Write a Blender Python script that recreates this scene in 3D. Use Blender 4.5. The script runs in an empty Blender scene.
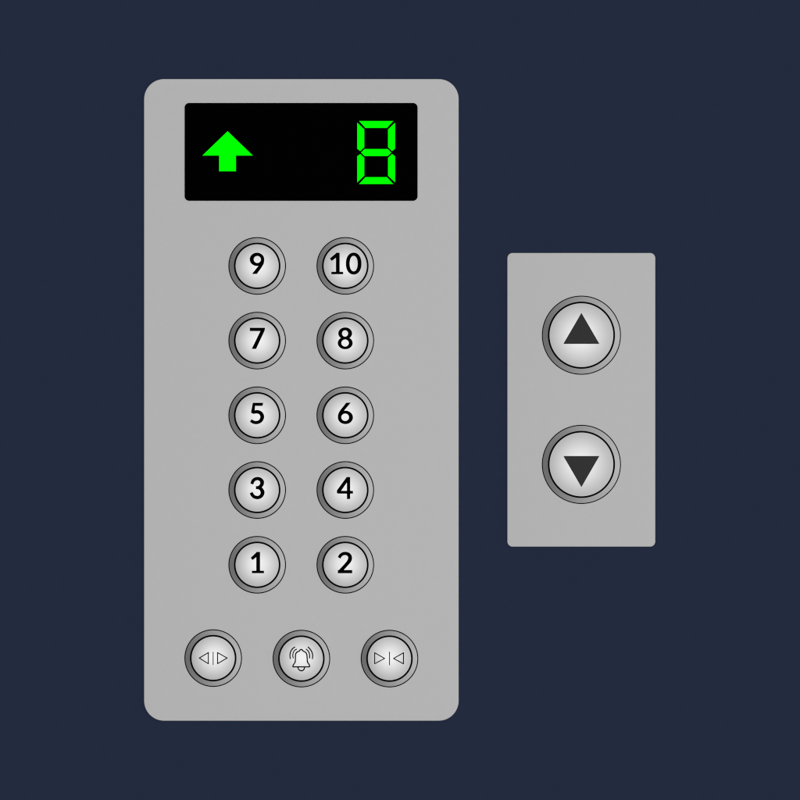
import bpy, bmesh, math
import numpy as np

S = 0.0005                      # one modelling unit (0.5 mm) in metres
scene = bpy.context.scene
COL = scene.collection

# ------------------------------------------------------------------ materials
def lin(c):
    c /= 255.0
    return c / 12.92 if c <= 0.04045 else ((c + 0.055) / 1.055) ** 2.4

def new_mat(name):
    m = bpy.data.materials.new(name)
    m.use_nodes = True
    nt = m.node_tree
    return m, nt, nt.nodes["Principled BSDF"]

def surface(name, color, rough, metal=0.0, spec=0.5, mottle=0.0, scale=300.0, bump=0.0, bump_scale=2500.0,
            rough_var=0.0, stretch=None):
    """Principled surface with a fine procedural variation of colour, gloss and relief."""
    m, nt, b = new_mat(name)
    N, L = nt.nodes, nt.links
    b.inputs["Base Color"].default_value = (*color, 1)
    b.inputs["Roughness"].default_value = rough
    b.inputs["Metallic"].default_value = metal
    b.inputs["Specular IOR Level"].default_value = spec
    co = N.new("ShaderNodeTexCoord")
    src = co.outputs["Object"]
    if stretch:
        mp = N.new("ShaderNodeMapping")
        mp.inputs["Scale"].default_value = stretch
        L.new(src, mp.inputs["Vector"])
        src = mp.outputs["Vector"]
    if mottle or rough_var:
        n = N.new("ShaderNodeTexNoise")
        n.inputs["Scale"].default_value = scale
        n.inputs["Detail"].default_value = 5
        L.new(src, n.inputs["Vector"])
        if mottle:
            r = N.new("ShaderNodeValToRGB")
            r.color_ramp.elements[0].position = 0.3
            r.color_ramp.elements[1].position = 0.7
            r.color_ramp.elements[0].color = (*[c * (1 - mottle) for c in color], 1)
            r.color_ramp.elements[1].color = (*[min(1, c * (1 + mottle)) for c in color], 1)
            L.new(n.outputs["Fac"], r.inputs["Fac"])
            L.new(r.outputs["Color"], b.inputs["Base Color"])
        if rough_var:
            mr = N.new("ShaderNodeMapRange")
            mr.inputs["To Min"].default_value = rough - rough_var
            mr.inputs["To Max"].default_value = rough + rough_var
            L.new(n.outputs["Fac"], mr.inputs["Value"])
            L.new(mr.outputs["Result"], b.inputs["Roughness"])
    if bump:
        n2 = N.new("ShaderNodeTexNoise")
        n2.inputs["Scale"].default_value = bump_scale
        n2.inputs["Detail"].default_value = 3
        L.new(src, n2.inputs["Vector"])
        bp = N.new("ShaderNodeBump")
        bp.inputs["Strength"].default_value = bump
        bp.inputs["Distance"].default_value = 0.0001
        L.new(n2.outputs["Fac"], bp.inputs["Height"])
        L.new(bp.outputs["Normal"], b.inputs["Normal"])
    return m

M_WALL = surface("navy_wall_paint", (lin(34) * 0.96, lin(42) * 0.96, lin(62) * 0.97), 0.8, spec=0.03, mottle=0.02, scale=260, bump=0.05, bump_scale=1400)
M_PLATE = surface("satin_grey_plate", (0.425, 0.425, 0.425), 0.62, spec=0.2, mottle=0.008, scale=500, bump=0.02, bump_scale=5000)
M_BEZEL = surface("satin_bezel_metal", (0.60, 0.60, 0.60), 0.32, metal=1.0, mottle=0.01, scale=900)
M_CAP = surface("pearl_cap_metal", (0.412, 0.412, 0.412), 0.54, metal=1.0, mottle=0.008, scale=1200)
M_RUBBER = surface("black_rubber", (0.0025, 0.0025, 0.0025), 0.9, spec=0.0, mottle=0.05)
M_INK = surface("black_numeral_enamel", (0.0008, 0.0008, 0.0008), 0.8, spec=0.0, mottle=0.05)
M_ARROW = surface("charcoal_arrow_enamel", (lin(49),) * 3, 0.7, spec=0.03, mottle=0.03, scale=900)
M_GLASS = surface("black_display_glass", (0.0004, 0.0004, 0.0004), 0.4, spec=0.0)
m, nt, b = new_mat("lit_green_segment")
b.inputs["Base Color"].default_value = (0, 0, 0, 1)
b.inputs["Specular IOR Level"].default_value = 0
b.inputs["Emission Color"].default_value = (0.0, 1.0, 0.0, 1)
b.inputs["Emission Strength"].default_value = 1.0
M_GREEN = m

# ------------------------------------------------------------------ mesh helpers
# modelling coordinates: x right, y up, h out of the wall, in units of S
def P(x, y, h):
    return (x * S, -h * S, y * S)

def finish(bm, name, mat, parent=None, loc=None, sharp=35.0):
    bmesh.ops.recalc_face_normals(bm, faces=bm.faces)
    for f in bm.faces:
        f.smooth = True
    for e in bm.edges:
        if len(e.link_faces) == 2 and e.calc_face_angle(0) > math.radians(sharp):
            e.smooth = False
    me = bpy.data.meshes.new(name)
    bm.to_mesh(me)
    bm.free()
    me.materials.append(mat)
    return link(name, me, parent, loc)

def link(name, me, parent=None, loc=None):
    o = bpy.data.objects.new(name, me)
    COL.objects.link(o)
    if parent is not None:
        o.parent = parent
    if loc is not None:
        o.location = loc
    return o

def lathe(profile, seg=160, closed=False):
    """profile: (r, h) from outside in; r == 0 closes at the axis."""
    bm = bmesh.new()
    rings = []
    for r, h in profile:
        if r <= 1e-6:
            rings.append([bm.verts.new(P(0, 0, h))])
        else:
            rings.append([bm.verts.new(P(r * math.cos(2 * math.pi * k / seg), r * math.sin(2 * math.pi * k / seg), h)) for k in range(seg)])
    pairs = list(zip(rings[:-1], rings[1:]))
    if closed:
        pairs.append((rings[-1], rings[0]))
    for A, B in pairs:
        for k in range(seg):
            k2 = (k + 1) % seg
            if len(B) == 1:
                bm.faces.new((A[k], A[k2], B[0]))
            else:
                bm.faces.new((A[k], A[k2], B[k2], B[k]))
    return bm

def rounded(w, h, r, n=14):
    pts = []
    for cx, cy, a0 in ((w/2-r, h/2-r, 0), (-w/2+r, h/2-r, 90), (-w/2+r, -h/2+r, 180), (w/2-r, -h/2+r, 270)):
        for k in range(n + 1):
            a = math.radians(a0 + 90 * k / n)
            pts.append((cx + r * math.cos(a), cy + r * math.sin(a)))
    return pts

def slab(w, h, r, levels):
    """rounded slab: levels = [(inset, height), ...] from the back edge to the front face"""
    bm = bmesh.new()
    rings = []
    for ins, z in levels:
        rings.append([bm.verts.new(P(x, y, z)) for x, y in rounded(w - 2*ins, h - 2*ins, max(r - ins, 0.2))])
    n = len(rings[0])
    for A, B in zip(rings[:-1], rings[1:]):
        for k in range(n):
            bm.faces.new((A[k], A[(k+1) % n], B[(k+1) % n], B[k]))
    bm.faces.new(rings[-1])
    bm.faces.new(list(reversed(rings[0])))
    return bm

def prism(pts, h0, h1):
    bm = bmesh.new()
    a = [bm.verts.new(P(x, y, h0)) for x, y in pts]
    t = [bm.verts.new(P(x, y, h1)) for x, y in pts]
    n = len(pts)
    for k in range(n):
        bm.faces.new((a[k], a[(k+1) % n], t[(k+1) % n], t[k]))
    bm.faces.new(t)
    bm.faces.new(list(reversed(a)))
    return bm

# ------------------------------------------------------------------ glyph outlines
def spline(pts, n=10):
    out = []
    p = [np.array(q, float) for q in pts]
    for i in range(len(p) - 1):
        p0 = p[i-1] if i > 0 else 2*p[0] - p[1]
        p1, p2 = p[i], p[i+1]
        p3 = p[i+2] if i + 2 < len(p) else 2*p[-1] - p[-2]
        for k in range(n):
            t = k / n
            out.append(0.5*((2*p1) + (p2-p0)*t + (2*p0-5*p1+4*p2-p3)*t*t + (3*p1-p0-3*p2+p3)*t**3))
    out.append(p[-1])
    return out

def stroke(pts):
    """pts: (x, y, width) -> outline of the stroke, butt ends"""
    c = spline(pts)
    L, R = [], []
    for i, q in enumerate(c):
        d = c[min(i+1, len(c)-1)][:2] - c[max(i-1, 0)][:2]
        d /= np.linalg.norm(d)
        nrm = np.array((-d[1], d[0]))
        L.append(q[:2] + nrm*q[2]/2)
        R.append(q[:2] - nrm*q[2]/2)
    return L + R[::-1]

def oval(cx, cy, rx, ry, e=2.0, n=72):
    out = []
    for k in range(n):
        a = 2*math.pi*k/n
        c, s = math.cos(a), math.sin(a)
        out.append((cx + rx*math.copysign(abs(c)**(2/e), c), cy + ry*math.copysign(abs(s)**(2/e), s)))
    return out

def seg_dist(X, Y, a, b):
    ax, ay = a; bx, by = b
    dx, dy = bx-ax, by-ay
    t = np.clip(((X-ax)*dx + (Y-ay)*dy) / max(dx*dx+dy*dy, 1e-12), 0, 1)
    return np.hypot(X-ax-t*dx, Y-ay-t*dy)

def sd_poly(X, Y, pts):
    d = np.full(X.shape, 1e9)
    inside = np.zeros(X.shape, bool)
    n = len(pts)
    for i in range(n):
        a, b = pts[i], pts[(i+1) % n]
        d = np.minimum(d, seg_dist(X, Y, a, b))
        if a[1] != b[1]:
            cond = (a[1] > Y) != (b[1] > Y)
            xi = a[0] + (Y-a[1])/(b[1]-a[1])*(b[0]-a[0])
            inside ^= cond & (X < xi)
    return np.where(inside, d, -d)

def sd_line(X, Y, pts, w, closed=False):
    d = np.full(X.shape, 1e9)
    q = list(pts) + ([pts[0]] if closed else [])
    for a, b in zip(q[:-1], q[1:]):
        d = np.minimum(d, seg_dist(X, Y, a, b))
    return w/2 - d

def glyph_mesh(shapes, dome, lift, step, grow=0.0):
    """shapes: list of ('poly'|'hole', pts) or ('line', pts, w, closed), y up.
    Fills the union of the shapes, laid on the dome and standing proud of it by lift."""
    allp = np.array([q[:2] for s in shapes if s[0] != 'hole' for q in s[1]])
    x0, y0 = allp.min(0) - 1.2
    x1, y1 = allp.max(0) + 1.2
    gx = np.arange(x0, x1 + step, step) + 0.0137
    gy = np.arange(y0, y1 + step, step) + 0.0211
    X, Y = np.meshgrid(gx, gy)
    D = np.full(X.shape, -1e9)
    for s in shapes:
        if s[0] == 'poly':
            D = np.maximum(D, sd_poly(X, Y, s[1]))
        elif s[0] == 'line':
            D = np.maximum(D, sd_line(X, Y, s[1], s[2], s[3]))
    for s in shapes:
        if s[0] == 'hole':
            D = np.minimum(D, -sd_poly(X, Y, s[1]))
    D = D + grow
    D[D == 0] = 1e-9
    bm = bmesh.new()
    cache = {}
    def V(key, x, y):
        v = cache.get(key)
        if v is None:
            v = cache[key] = bm.verts.new(P(x, y, dome(math.hypot(x, y)) + lift))
        return v
    H, W = D.shape
    for j in range(H-1):
        for i in range(W-1):
            cs = [(i, j), (i+1, j), (i+1, j+1), (i, j+1)]
            d = [D[b, a] for a, b in cs]
            if max(d) < 0:
                continue
            poly = []
            for k in range(4):
                (a, b), (a2, b2) = cs[k], cs[(k+1) % 4]
                if d[k] > 0:
                    poly.append(V(('c', a, b), gx[a], gy[b]))
                d2 = d[(k+1) % 4]
                if (d[k] > 0) != (d2 > 0):
                    t = min(max(d[k] / (d[k]-d2), 0.02), 0.98)
                    key = ('e',) + tuple(sorted(((a, b), (a2, b2))))
                    poly.append(V(key, gx[a] + t*(gx[a2]-gx[a]), gy[b] + t*(gy[b2]-gy[b])))
            if len(poly) >= 3:
                bm.faces.new(poly)
    low = {}
    for e in [e for e in bm.edges if len(e.link_faces) == 1]:
        q = []
        for v in e.verts:
            if v not in low:
                low[v] = bm.verts.new((v.co.x, v.co.y + (lift + 0.3) * S, v.co.z))
            q.append(low[v])
        bm.faces.new((e.verts[0], e.verts[1], q[1], q[0]))
    return bm

def place(shapes, origin, k, centre):
    """glyph drawn on an enlarged sheet (k units per unit, y down) -> button coordinates"""
    def f(q):
        return (origin[0] + q[0]/k - centre[0], -(origin[1] + q[1]/k - centre[1]))
    out = []
    for s in shapes:
        if s[0] == 'line':
            out.append(('line', [f(q) for q in s[1]], s[2], s[3]))
        else:
            out.append((s[0], [f(q) for q in s[1]]))
    return out

K = 800/30.0
G = {}
G['9'] = [('poly', oval(401, 277, 190, 175)), ('hole', oval(409, 280, 99, 97)),
          ('poly', [(590, 285), (588, 340), (575, 395), (550, 443), (510, 505), (396, 664), (280, 664), (288, 645), (460, 432), (530, 330)])]
G['6'] = [('poly', oval(411, 490, 199, 176)), ('hole', oval(405, 487, 106, 101)),
          ('poly', [(212, 490), (214, 440), (230, 383), (265, 315), (435, 102), (547, 99), (372, 310), (280, 440)])]
G['7'] = [('poly', [(213, 103), (610, 103), (610, 143), (585, 213), (374, 662), (265, 662), (497, 185), (213, 185)])]
G['8'] = [('poly', oval(405, 250, 181, 156)), ('poly', oval(406, 508, 196, 162)),
          ('hole', oval(402, 253, 83, 88)), ('hole', oval(403, 508, 103, 97))]
G['5'] = [('poly', [(293, 103), (562, 103), (548, 180), (345, 180), (338, 315), (345, 378), (307, 396), (243, 362)]),
          ('poly', stroke([(315, 352, 80), (400, 340, 86), (475, 360, 90), (524, 411, 94), (541, 475, 96), (520, 548, 92),
                           (470, 602, 84), (395, 628, 80), (310, 618, 80), (236, 575, 76)]))]
G['3'] = [('poly', stroke([(263, 290, 76), (292, 215, 82), (340, 168, 82), (412, 148, 82), (480, 165, 88), (526, 210, 96), (538, 262, 98),
                           (515, 330, 90), (450, 380, 76), (376, 391, 74)])),
          ('poly', stroke([(376, 388, 74), (450, 396, 76), (515, 435, 90), (549, 512, 100), (525, 595, 92), (465, 643, 84), (400, 654, 82),
                           (330, 635, 82), (280, 590, 82), (247, 525, 84)]))]
G['4'] = [('poly', [(455, 108), (535, 108), (535, 690), (455, 690)]),
          ('poly', [(188, 478), (610, 478), (610, 547), (218, 547), (192, 535), (185, 515)]),
          ('poly', [(448, 108), (535, 108), (535, 170), (455, 240), (290, 478), (240, 520), (186, 500), (188, 462)])]
G['1'] = [('poly', [(385, 105), (480, 105), (480, 664), (385, 664)]), ('poly', [(268, 608), (585, 608), (585, 668), (268, 668)]),
          ('poly', [(400, 105), (480, 105), (480, 160), (385, 235), (283, 318), (238, 258)])]
G['2'] = [('poly', stroke([(243, 258, 76), (284, 195, 80), (340, 157, 82), (410, 144, 82), (480, 162, 88), (527, 215, 96), (535, 285, 98),
                           (505, 355, 96), (445, 430, 90), (300, 588, 88), (262, 628, 88)])),
          ('poly', [(212, 590), (590, 590), (590, 669), (212, 669)]), ('poly', [(212, 620), (300, 525), (380, 590), (212, 669)])]
G['10'] = [('poly', oval(583, 350, 162, 229, 2.15)), ('hole', oval(583, 350, 87, 165, 2.15)),
           ('poly', [(212, 123), (285, 123), (285, 560), (212, 560)]), ('poly', [(115, 526), (360, 526), (360, 571), (115, 571)]),
           ('poly', [(225, 123), (285, 123), (285, 165), (212, 222), (122, 291), (84, 243)])]
K2 = 800/34.0
G['open'] = [('line', [(78, 352), (292, 224), (292, 486)], 0.78, True), ('line', [(405, 214), (405, 508)], 0.62, False),
             ('line', [(509, 224), (734, 352), (509, 484)], 0.78, True)]
G['close'] = [('line', [(63, 228), (297, 362), (63, 486)], 0.72, True), ('line', [(412, 212), (412, 515)], 0.62, False),
              ('line', [(508, 362), (741, 228), (741, 488)], 0.78, True)]
BELL = [(407, 168), (375, 185), (352, 215), (310, 232), (272, 265), (255, 312), (252, 400), (248, 490), (222, 545), (194, 585), (184, 634)]
BELLR = [(626, 634), (628, 595), (600, 545), (572, 500), (565, 400), (558, 318), (538, 265), (500, 232), (460, 215), (437, 185), (407, 168)]
def pl(pts):
    return [tuple(q) for q in spline(pts, 5)]
G['bell'] = [('line', pl(BELL) + pl(BELLR)[:-1], 0.98, True),
             ('line', pl([(318, 648), (335, 695), (370, 728), (407, 738), (450, 728), (482, 695), (497, 648)]), 0.98, False),
             ('line', pl([(232, 108), (170, 155), (122, 238), (105, 330), (115, 412)]), 0.92, False),
             ('line', pl([(282, 165), (230, 195), (195, 255), (182, 330), (194, 395)]), 0.82, False),
             ('line', pl([(592, 108), (650, 170), (695, 250), (711, 330), (705, 415)]), 0.98, False),
             ('line', pl([(543, 165), (595, 215), (622, 280), (631, 340), (627, 398)]), 0.92, False)]

# ------------------------------------------------------------------ the wall
PLATE_T = 2.2                      # plate thickness
bm = bmesh.new()
bm.faces.new([bm.verts.new(P(x, y, 0)) for x, y in ((-2400, -2400), (2400, -2400), (2400, 2400), (-2400, 2400))])
# real wall thickness behind the painted face
r = bmesh.ops.extrude_face_region(bm, geom=bm.faces[:])
bmesh.ops.translate(bm, verts=[v for v in r["geom"] if isinstance(v, bmesh.types.BMVert)], vec=(0, 0.12, 0))
wall = finish(bm, "wall", M_WALL)
wall["kind"] = "structure"
wall["label"] = "plain dark navy painted wall behind both panels"
wall["category"] = "wall"

# ------------------------------------------------------------------ push buttons
BEZEL_SLOPE = math.tan(math.radians(27))
CAP_EDGE_SLOPE = math.radians(13.5)

class Kind:
    def __init__(s, r_out, r_rim, r_seal, r_cap):
        s.r_out, s.r_rim, s.r_seal, s.r_cap = r_out, r_rim, r_seal, r_cap
        s.h_in = 0.25 + (r_rim - r_seal) * BEZEL_SLOPE
        s.h_cap = s.h_in - 0.1                       # edge of the cap
        s.R = r_cap / math.sin(CAP_EDGE_SLOPE)
        s.meshes = None
    def dome(s, r):
        R = s.R
        return s.h_cap + math.sqrt(max(R*R - r*r, 0)) - R*math.cos(CAP_EDGE_SLOPE)
    def build(s):
        # housing: thin rubber gasket outside, collar under the bezel, black groove round the cap
        hb = lathe([(s.r_out, 0.0), (s.r_out, 0.2), (s.r_out - 0.15, 0.32), (s.r_rim, 0.32), (s.r_rim - 0.2, 0.05),
                    (s.r_seal + 0.4, s.h_in - 0.9), (s.r_seal, s.h_in - 0.25), (s.r_cap, s.h_in - 0.35), (s.r_cap - 0.8, s.h_in - 0.8), (0, s.h_in - 0.8)])
        s.housing = hb
        prof = [(s.r_rim, 0.1), (s.r_rim, 0.25)]
        n = 6
        for k in range(1, n + 1):
            t = k / n
            prof.append((s.r_rim + (s.r_seal - s.r_rim)*t, 0.25 + (s.h_in - 0.25)*t))
        prof += [(s.r_seal - 0.02, s.h_in - 0.1), (s.r_seal - 0.02, s.h_in - 1.0)]
        s.bezel = lathe(prof)
        prof = [(s.r_cap, s.h_cap - 1.0), (s.r_cap, s.h_cap)]
        n = 16
        for k in range(1, n + 1):
            r = s.r_cap * (1 - k/n)
            prof.append((r, s.dome(r)))
        s.cap = lathe(prof)

FLOOR = Kind(28.8, 27.85, 23.3, 21.55)
HALL = Kind(39.55, 38.65, 33.6, 31.85)

def make_button(kind, panel, x, y, label, sym_name, bm_sym, mat):
    """button (housing) > bezel, cap, numeral or symbol; a repeat shares the first one's meshes"""
    base = P(x, y, PLATE_T)
    if kind.meshes is None:
        kind.build()
        bt = finish(kind.housing, "button", M_RUBBER, panel, base)
        bz = finish(kind.bezel, "bezel", M_BEZEL, bt)
        cp = finish(kind.cap, "cap", M_CAP, bt)
        kind.meshes = (bt.data, bz.data, cp.data)
    else:
        bt = link("button", kind.meshes[0], panel, base)
        link("bezel", kind.meshes[1], bt)
        link("cap", kind.meshes[2], bt)
    bt["label"] = label
    finish(bm_sym, sym_name, mat, bt)
    return bt

def thing(name, label, cat, x, y):
    o = bpy.data.objects.new(name, None)
    o.empty_display_size = 0.02
    COL.objects.link(o)
    o.location = P(x - 400, 400 - y, 0)
    o["label"] = label
    o["category"] = cat
    return o

# ------------------------------------------------------------------ the tall control panel
PX, PY = (144 + 458.7)/2, (79 + 720.8)/2
panel = thing("control_panel", "tall grey lift control panel with green lit display and thirteen round buttons", "control panel", PX, PY)
def plate_levels(t, c):
    lv = [(0.0, 0.0), (0.0, t - c)]
    for k in range(1, 5):
        a = math.radians(90*k/4)
        lv.append((c*(1 - math.cos(a)), t - c + c*math.sin(a)))
    return lv
finish(slab(458.7 - 144, 720.8 - 79, 20, plate_levels(PLATE_T, 0.8)), "faceplate", M_PLATE, panel, (0, 0, 0), sharp=60)
def rel(x, y):
    return x - PX, PY - y
# display
dx, dy = rel((184.6 + 417.6)/2, (103 + 200.8)/2)
disp = finish(slab(417.6 - 184.6, 200.8 - 103, 4.6, [(0, 0), (0, 0.5), (0.2, 0.7)]), "display_screen", M_GLASS, panel, P(dx, dy, PLATE_T), sharp=60)
DCX, DCY = (184.6 + 417.6)/2, (103 + 200.8)/2
def dpts(pts):
    return [(x - DCX, DCY - y) for x, y in pts]
finish(prism(dpts([(227.6, 131.2), (252.9, 155.6), (236.0, 155.6), (236.0, 171.3), (219.1, 171.3), (219.1, 155.6), (202.3, 155.6)]), 0.5, 1.0),
       "arrow_indicator", M_GREEN, disp)
T = 152.55                                              # centre line of the digit
half = [[(359.0, 121.0), (393.3, 121.0), (386.9, 128.0), (365.4, 128.0)],
        [(357.2, 122.6), (364.3, 129.4), (364.3, 147.3), (360.2, 151.1), (357.2, 148.8)],
        [(395.1, 122.6), (388.0, 129.4), (388.0, 147.3), (392.1, 151.1), (395.1, 148.8)]]
segs = half + [[(x, 2*T - y) for x, y in s] for s in half] + \
       [[(361.0, T), (364.5, T - 3.55), (387.8, T - 3.55), (391.3, T), (387.8, T + 3.55), (364.5, T + 3.55)]]
for s in segs:
    finish(prism(dpts(s), 0.5, 1.0), "digit_segment", M_GREEN, disp)

# ten floor buttons and the three door and alarm buttons
ROWS = (265.9, 340.6, 415.3, 490.0, 564.8)
numerals = {}
XL, XR = 257.2, 345.3
SHEET = {'9': (242, 249), '10': (326, 247), '7': (242, 324), '8': (330, 324), '5': (242, 399), '6': (330, 399),
         '3': (242, 473), '4': (330, 473), '1': (242, 548), '2': (330, 548)}
for row, (a, b_) in zip(ROWS, (('9', '10'), ('7', '8'), ('5', '6'), ('3', '4'), ('1', '2'))):
    for cx, g in ((XL, a), (XR, b_)):
        k = 800/38.0 if g == '10' else K
        bmg = glyph_mesh(place(G[g], SHEET[g], k, (cx, row)), FLOOR.dome, 0.22, 0.3, 0.1)
        make_button(FLOOR, panel, *rel(cx, row), "round silver floor button marked " + g, "numeral", bmg, M_INK)
for cx, cy, g, org, k, lab in ((213.2, 658.1, 'open', (196, 643), K2, "round silver button with outward door opening triangles"),
                               (301.4, 658.6, 'bell', (286, 643), K, "round silver alarm button with ringing bell outline"),
                               (389.5, 658.6, 'close', (372, 643), K2, "round silver button with inward door closing triangles")):
    bmg = glyph_mesh(place(G[g], org, k, (cx, cy)), FLOOR.dome, 0.12, 0.16, 0.1)
    make_button(FLOOR, panel, *rel(cx, cy), lab, "symbol", bmg, M_INK)

# ------------------------------------------------------------------ the small hall call panel
HX, HY = (507.3 + 655.3)/2, (252.9 + 546.7)/2
call = thing("call_panel", "small grey landing call panel with dark up and down triangle buttons", "call panel", HX, HY)
finish(slab(655.3 - 507.3, 546.7 - 252.9, 5.2, plate_levels(PLATE_T, 0.8)), "faceplate", M_PLATE, call, (0, 0, 0), sharp=60)
for cy, tri, lab in ((335.2, [(563.3, 343.9), (599.3, 343.9), (581.35, 312.9)], "round silver call button with upward dark triangle"),
                     (464.4, [(563.3, 456.0), (599.3, 456.0), (581.35, 487.1)], "round silver call button with downward dark triangle")):
    pts = [(x - 581.4, cy - y) for x, y in tri]
    bmg = glyph_mesh([('poly', pts)], HALL.dome, 0.22, 0.3)
    make_button(HALL, call, 581.4 - HX, HY - cy, lab, "triangle_symbol", bmg, M_ARROW)

# ------------------------------------------------------------------ camera
D = 8.0
cam = bpy.data.cameras.new("camera")
cam.sensor_width = 36
cam.lens = 36 * (D - PLATE_T*S) / (800*S)
cam.clip_start = 0.05
cam.clip_end = 50
co = bpy.data.objects.new("camera", cam)
COL.objects.link(co)
co.location = (0, -D, 0)
co.rotation_euler = (math.radians(90), 0, 0)
scene.camera = co

# ------------------------------------------------------------------ light
F_FRONT = 0.56
# soft studio surround: dim on the left, bright on the right, even in front
w = bpy.data.worlds.new("World")
scene.world = w
w.use_nodes = True
nt = w.node_tree
bg = nt.nodes["Background"]
tc = nt.nodes.new("ShaderNodeTexCoord")
sx = nt.nodes.new("ShaderNodeSeparateXYZ")
nt.links.new(tc.outputs["Generated"], sx.inputs["Vector"])
mr = nt.nodes.new("ShaderNodeMapRange")
mr.inputs["From Min"].default_value = -1
mr.inputs["From Max"].default_value = 1
nt.links.new(sx.outputs["X"], mr.inputs["Value"])
rp = nt.nodes.new("ShaderNodeValToRGB")
els = rp.color_ramp.elements
WORLD = ((-0.86, 0.17), (-0.42, 0.355), (0.42, 0.355), (0.86, 0.74))
for k, (x, v) in enumerate(WORLD):
    e = els[0] if k == 0 else els[1] if k == len(WORLD) - 1 else els.new((x + 1)/2)
    e.position = (x + 1)/2
    e.color = (v, v, v, 1)
nt.links.new(mr.outputs["Result"], rp.inputs["Fac"])
nt.links.new(rp.outputs["Color"], bg.inputs["Color"])
bg.inputs["Strength"].default_value = 1.0

def lamp(name, loc, size, share):
    """disk lamp aimed at the middle of the panels; share = its part of the light on a white matt surface there"""
    l = bpy.data.lights.new(name, 'AREA')
    l.shape = 'DISK'
    l.size = size
    d = math.dist(loc, (0, 0, 0))
    cosw = -loc[1] / d
    l.energy = share * math.pi**2 * d*d / cosw
    o = bpy.data.objects.new(name, l)
    COL.objects.link(o)
    o.location = loc
    from mathutils import Vector
    o.rotation_euler = (-Vector(loc)).to_track_quat('-Z', 'Y').to_euler()
    return o
lamp("front_lamp", (-0.12, -13.0, 0.0), 1.4, F_FRONT)

scene.view_settings.view_transform = 'Standard'
scene.view_settings.look = 'None'
scene.view_settings.exposure = 0
scene.view_settings.gamma = 1
scene.cycles.filter_width = 1.1
scene.render.film_transparent = False
